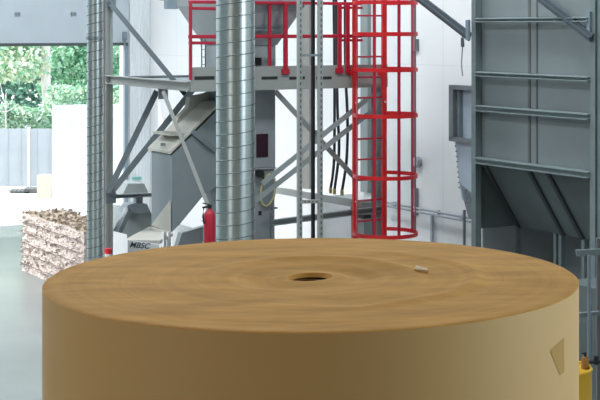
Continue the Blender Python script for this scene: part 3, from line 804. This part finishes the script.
# small fittings on the right wall
def wallpipe(px0, px1, z, r, off, label):
    a = W0+U*wall_t(px0)-W*off+Z*z; b = W0+U*wall_t(px1)-W*off+Z*z; m = MB(); m.tube(a, b, r, 10)
    for k in range(4):
        q = a.lerp(b, .12+.25*k); m.obox(q+W*off/2, U*.02, W*(off+.02), Z*.025)
    o = m.build('wall_pipe', 'pipe', smooth=True, loc=(a+b)/2); tag(o, label, 'pipe', 'thin pipes along the white wall')
wallpipe(386, 476, wz(430, 209.2), .014, .09, 'upper thin grey pipe running along the white wall')
wallpipe(386, 476, wz(430, 212.6), .014, .09, 'lower thin grey pipe running along the white wall')
wallbox('drop_pipe', 433.4, 435, 0, wz(434, 213), .03, 'pipe', 'thin vertical pipe dropping from the wall pipes to the floor', 'pipe', .02)
wallbox('drop_pipe', 414, 414.7, wz(414, 232), 7.9, .02, 'steel_mid', 'thin dark vertical conduit on the wall right of the ladder cage', 'pipe')
wallbox('conduit_box', 415.5, 418.5, wz(417, 215), wz(417, 188), .06, 'steel_mid', 'narrow dark box on the wall just above the wall pipes', 'box')
wallbox('wall_switch', 416, 419, wz(417, 51), wz(417, 39), .05, 'steel_mid', 'small dark switch high on the white wall right of the ladder', 'switch')
q = on_right(419, 162); m = MB(); m.tube(q, q-W*.05, .075, 20); m.tube(q-W*.05, q-W*.06, .06, 20)
o = m.build('round_cover', 'pipe', loc=q); tag(o, 'round grey cover on the white wall right of the ladder', 'cover')
a = hit(462.5, 36, BL+U*.28+W*.1, U); m = MB(); m.path([a, a-Z*.12, a-Z*.3+U*.02, a-Z*.44], .006, 6); m.tube(a-Z*.02, a-Z*.12, .02, 8)
o = m.build('hanging_cable', 'steel_mid', loc=a-Z*.44); tag(o, 'thin cable dangling from the bin brace in front of the wall', 'cable')
# flood light high at the corner
root = thing('flood_light', P(171, 9, 24), 'dark flood light hanging high at the far corner', 'lamp')
m = MB(); m.obox(P(171, 4.2, 24), W*.2, U*.14, Z*.16); m.build('housing', 'jamb', root, bevel=.01)
m = MB(); m.bar(P(172, -6, 24), P(172, 1, 24), .04, .04); c1 = P(172, -6, 24); m.bar(c1, V((c1.x, c1.y, 7.99)), .03, .03); m.obox(P(164, -1, 24), W*.14, U*.05, Z*.05); m.build('hanger', 'steel_mid', root)

# ------------------------------------------------------------------ yellow drum and pipes at lower right
c = G(553.5, 11); root = thing('oil_drum', c, 'yellow steel drum partly hidden behind the right side of the reel', 'drum')
r = .29; h = ZZ(366, 11)
m = MB(); m.lathe(c, [(0, 0), (r, 0), (r+.006, .01), (r, .02), (r, h*.36-.02), (r+.009, h*.36), (r, h*.36+.02), (r, h*.70-.02), (r+.009, h*.70), (r, h*.70+.02), (r, h-.02), (r+.006, h-.01), (r, h), (r-.015, h), (r-.015, h-.02), (0, h-.02)], 48); m.build('shell', 'yellow', root, smooth=True)
m = MB(); q = c+V((.12, -.1, h-.02)); m.tube(q, q+Z*.02, .03, 12); m.build('bung', 'steel_mid', root)
q = c+V((.243, .0, h-.02)); root = thing('oil_can', q, 'small brown can with black cap on the yellow drum lid', 'can')
m = MB(); m.lathe(q, [(0, 0), (.03, 0), (.03, .07), (.022, .09), (.010, .095), (0, .095)], 20); m.build('can_body', 'brown', root, smooth=True)
m = MB(); m.tube(q+Z*.09, q+Z*.125, .012, 10); m.bar(q+Z*.12, q+Z*.115-V((.03, 0, 0)), .01, .01); m.build('cap', 'black', root)
root = thing('pipe_stand', G(594, 12.2), 'blue grey pipe stand with valve behind the yellow drum', 'pipe stand')
m = MB(); m.tube(G(589, 12.2), P(589, 255, 12.2), .016, 12); m.build('riser', 'jamb', root, smooth=True)
m = MB(); m.bar(P(576, 253, 12.25), P(612, 251, 12.25), .05, .05); m.build('bracket', 'binframe', root)
m = MB(); m.bar(P(578, 315, 12.25), P(612, 312, 12.25), .05, .035); m.build('bracket', 'steel_mid', root)
m = MB(); q = P(595, 362, 12.1); m.tube(q-V((.05, 0, 0)), q+V((.06, 0, 0)), .014, 10); m.tube(q+V((.01, 0, -.02)), q+V((.01, 0, .05)), .022, 10); m.build('valve', 'black', root)
m = MB(); q = G(600, 12.3); m.obox(V((q.x, q.y, .85)), V((.06, 0, 0)), V((0, .06, 0)), Z*1.7); m.build('upright', 'binseam', root)
root = thing('grey_cabinet', G(600, 13.2), 'dull grey cabinet in shade behind the pipe stand', 'cabinet')
m = MB(); m.ubox(606, 13.0, .55, .5, 0, ZZ(282, 13)); m.build('carcass', 'bincone', root, bevel=.01)
m = MB(); m.obox(hit(590, 340, G(606, 13.0)-U*.256, U), W*.02, U*.01, Z*.6); m.build('door_edge', 'dark', root)

# small red and white tape roll by the column foot
q = G(106, 17.9); m = MB()
q = P(105, 252, 17.9); root = thing('barrier_post', G(108.5, 17.6), 'short red and white barrier post in front of the left column', 'post')
m = MB(); m.tube(G(108.5, 17.6), P(108.5, 253.5, 17.6), .045, 14); m.build('shaft', 'tape', root, smooth=True)
m = MB(); m.tube(P(108.5, 253.5, 17.6), P(108.5, 248.5, 17.6), .047, 14); m.build('band', 'red', root, smooth=True)

# ------------------------------------------------------------------ light
def area(name, loc, target, sx, sy, power, col=(1, 1, 1), spread=180):
    l = bpy.data.lights.new(name, 'AREA'); l.shape = 'RECTANGLE'; l.size = sx; l.size_y = sy; l.energy = power; l.color = col; l.spread = math.radians(spread)
    o = bpy.data.objects.new(name, l); COL.objects.link(o); o.location = loc
    o.rotation_euler = (V(target)-V(loc)).to_track_quat('-Z', 'Y').to_euler()
for i in range(3):
    for j in range(3):
        p = K-U*(3+i*5.5)-W*(3+j*5.5)
        area('hall_fill', V((p.x, p.y, 7.7)), V((p.x, p.y, 0)), 1.4, 1.4, 228, (.93, .98, 1))  # unseen overhead lights for the hall's general brightness
q = K-U*26-W*.3+Z*4.2
area('side_window', q, q-W*5-Z*.4, 6, 3.5, 760, (.86, .95, 1))
area('hall_fill', V((-8.5, 17, 7.0)), V((-4.5, 20, .5)), 1.4, 1.4, 170, (1, .97, .95), 60)  # unseen light added to brighten the bale's face
q = V((-3.2, -2.5, 6.6))
area('bounce_fill', q, V((0, 4, 2.6)), 1.6, 1.6, 9, (1, .48, .10), 70)  # unseen warm fill, standing in for light bounced off other paper reels
q = V((-7.9, -1.2, 1.9))
area('rear_opening_fill', q, q+W*5, 4.4, 3.6, 125, (1, 1, .95))  # unseen light standing in for an opening, sized for the duct's highlight

sun = bpy.data.lights.new('sun', 'SUN'); sun.energy = 5; sun.angle = .02; sun.color = (1, .97, .9)
so = bpy.data.objects.new('sun', sun); COL.objects.link(so)
so.rotation_euler = V((1, 0, -1.35)).to_track_quat('-Z', 'Y').to_euler()
w = bpy.data.worlds.new('sky'); SC.world = w; w.use_nodes = True
bg = w.node_tree.nodes['Background']
tcw = w.node_tree.nodes.new('ShaderNodeTexCoord'); spx = w.node_tree.nodes.new('ShaderNodeSeparateXYZ')
rp = w.node_tree.nodes.new('ShaderNodeValToRGB'); rp.color_ramp.elements[0].color = (.95, .98, 1, 1); rp.color_ramp.elements[1].color = (.55, .75, 1, 1)
w.node_tree.links.new(tcw.outputs['Generated'], spx.inputs[0]); w.node_tree.links.new(spx.outputs['Z'], rp.inputs['Fac']); w.node_tree.links.new(rp.outputs['Color'], bg.inputs['Color'])
bg.inputs['Strength'].default_value = 1.8

# ------------------------------------------------------------------ camera
cam = bpy.data.cameras.new('camera'); co = bpy.data.objects.new('camera', cam); COL.objects.link(co)
co.location = EYE; co.rotation_euler = (PI/2, 0, 0)
cam.sensor_width = 36; cam.lens = F/600*36; cam.shift_y = -(200-HY)/600; cam.clip_end = 200
SC.camera = co
SC.view_settings.view_transform = 'Standard'; SC.view_settings.look = 'None'; SC.view_settings.gamma = 1
SC.view_settings.exposure = 0; SC.view_settings.use_curve_mapping = False
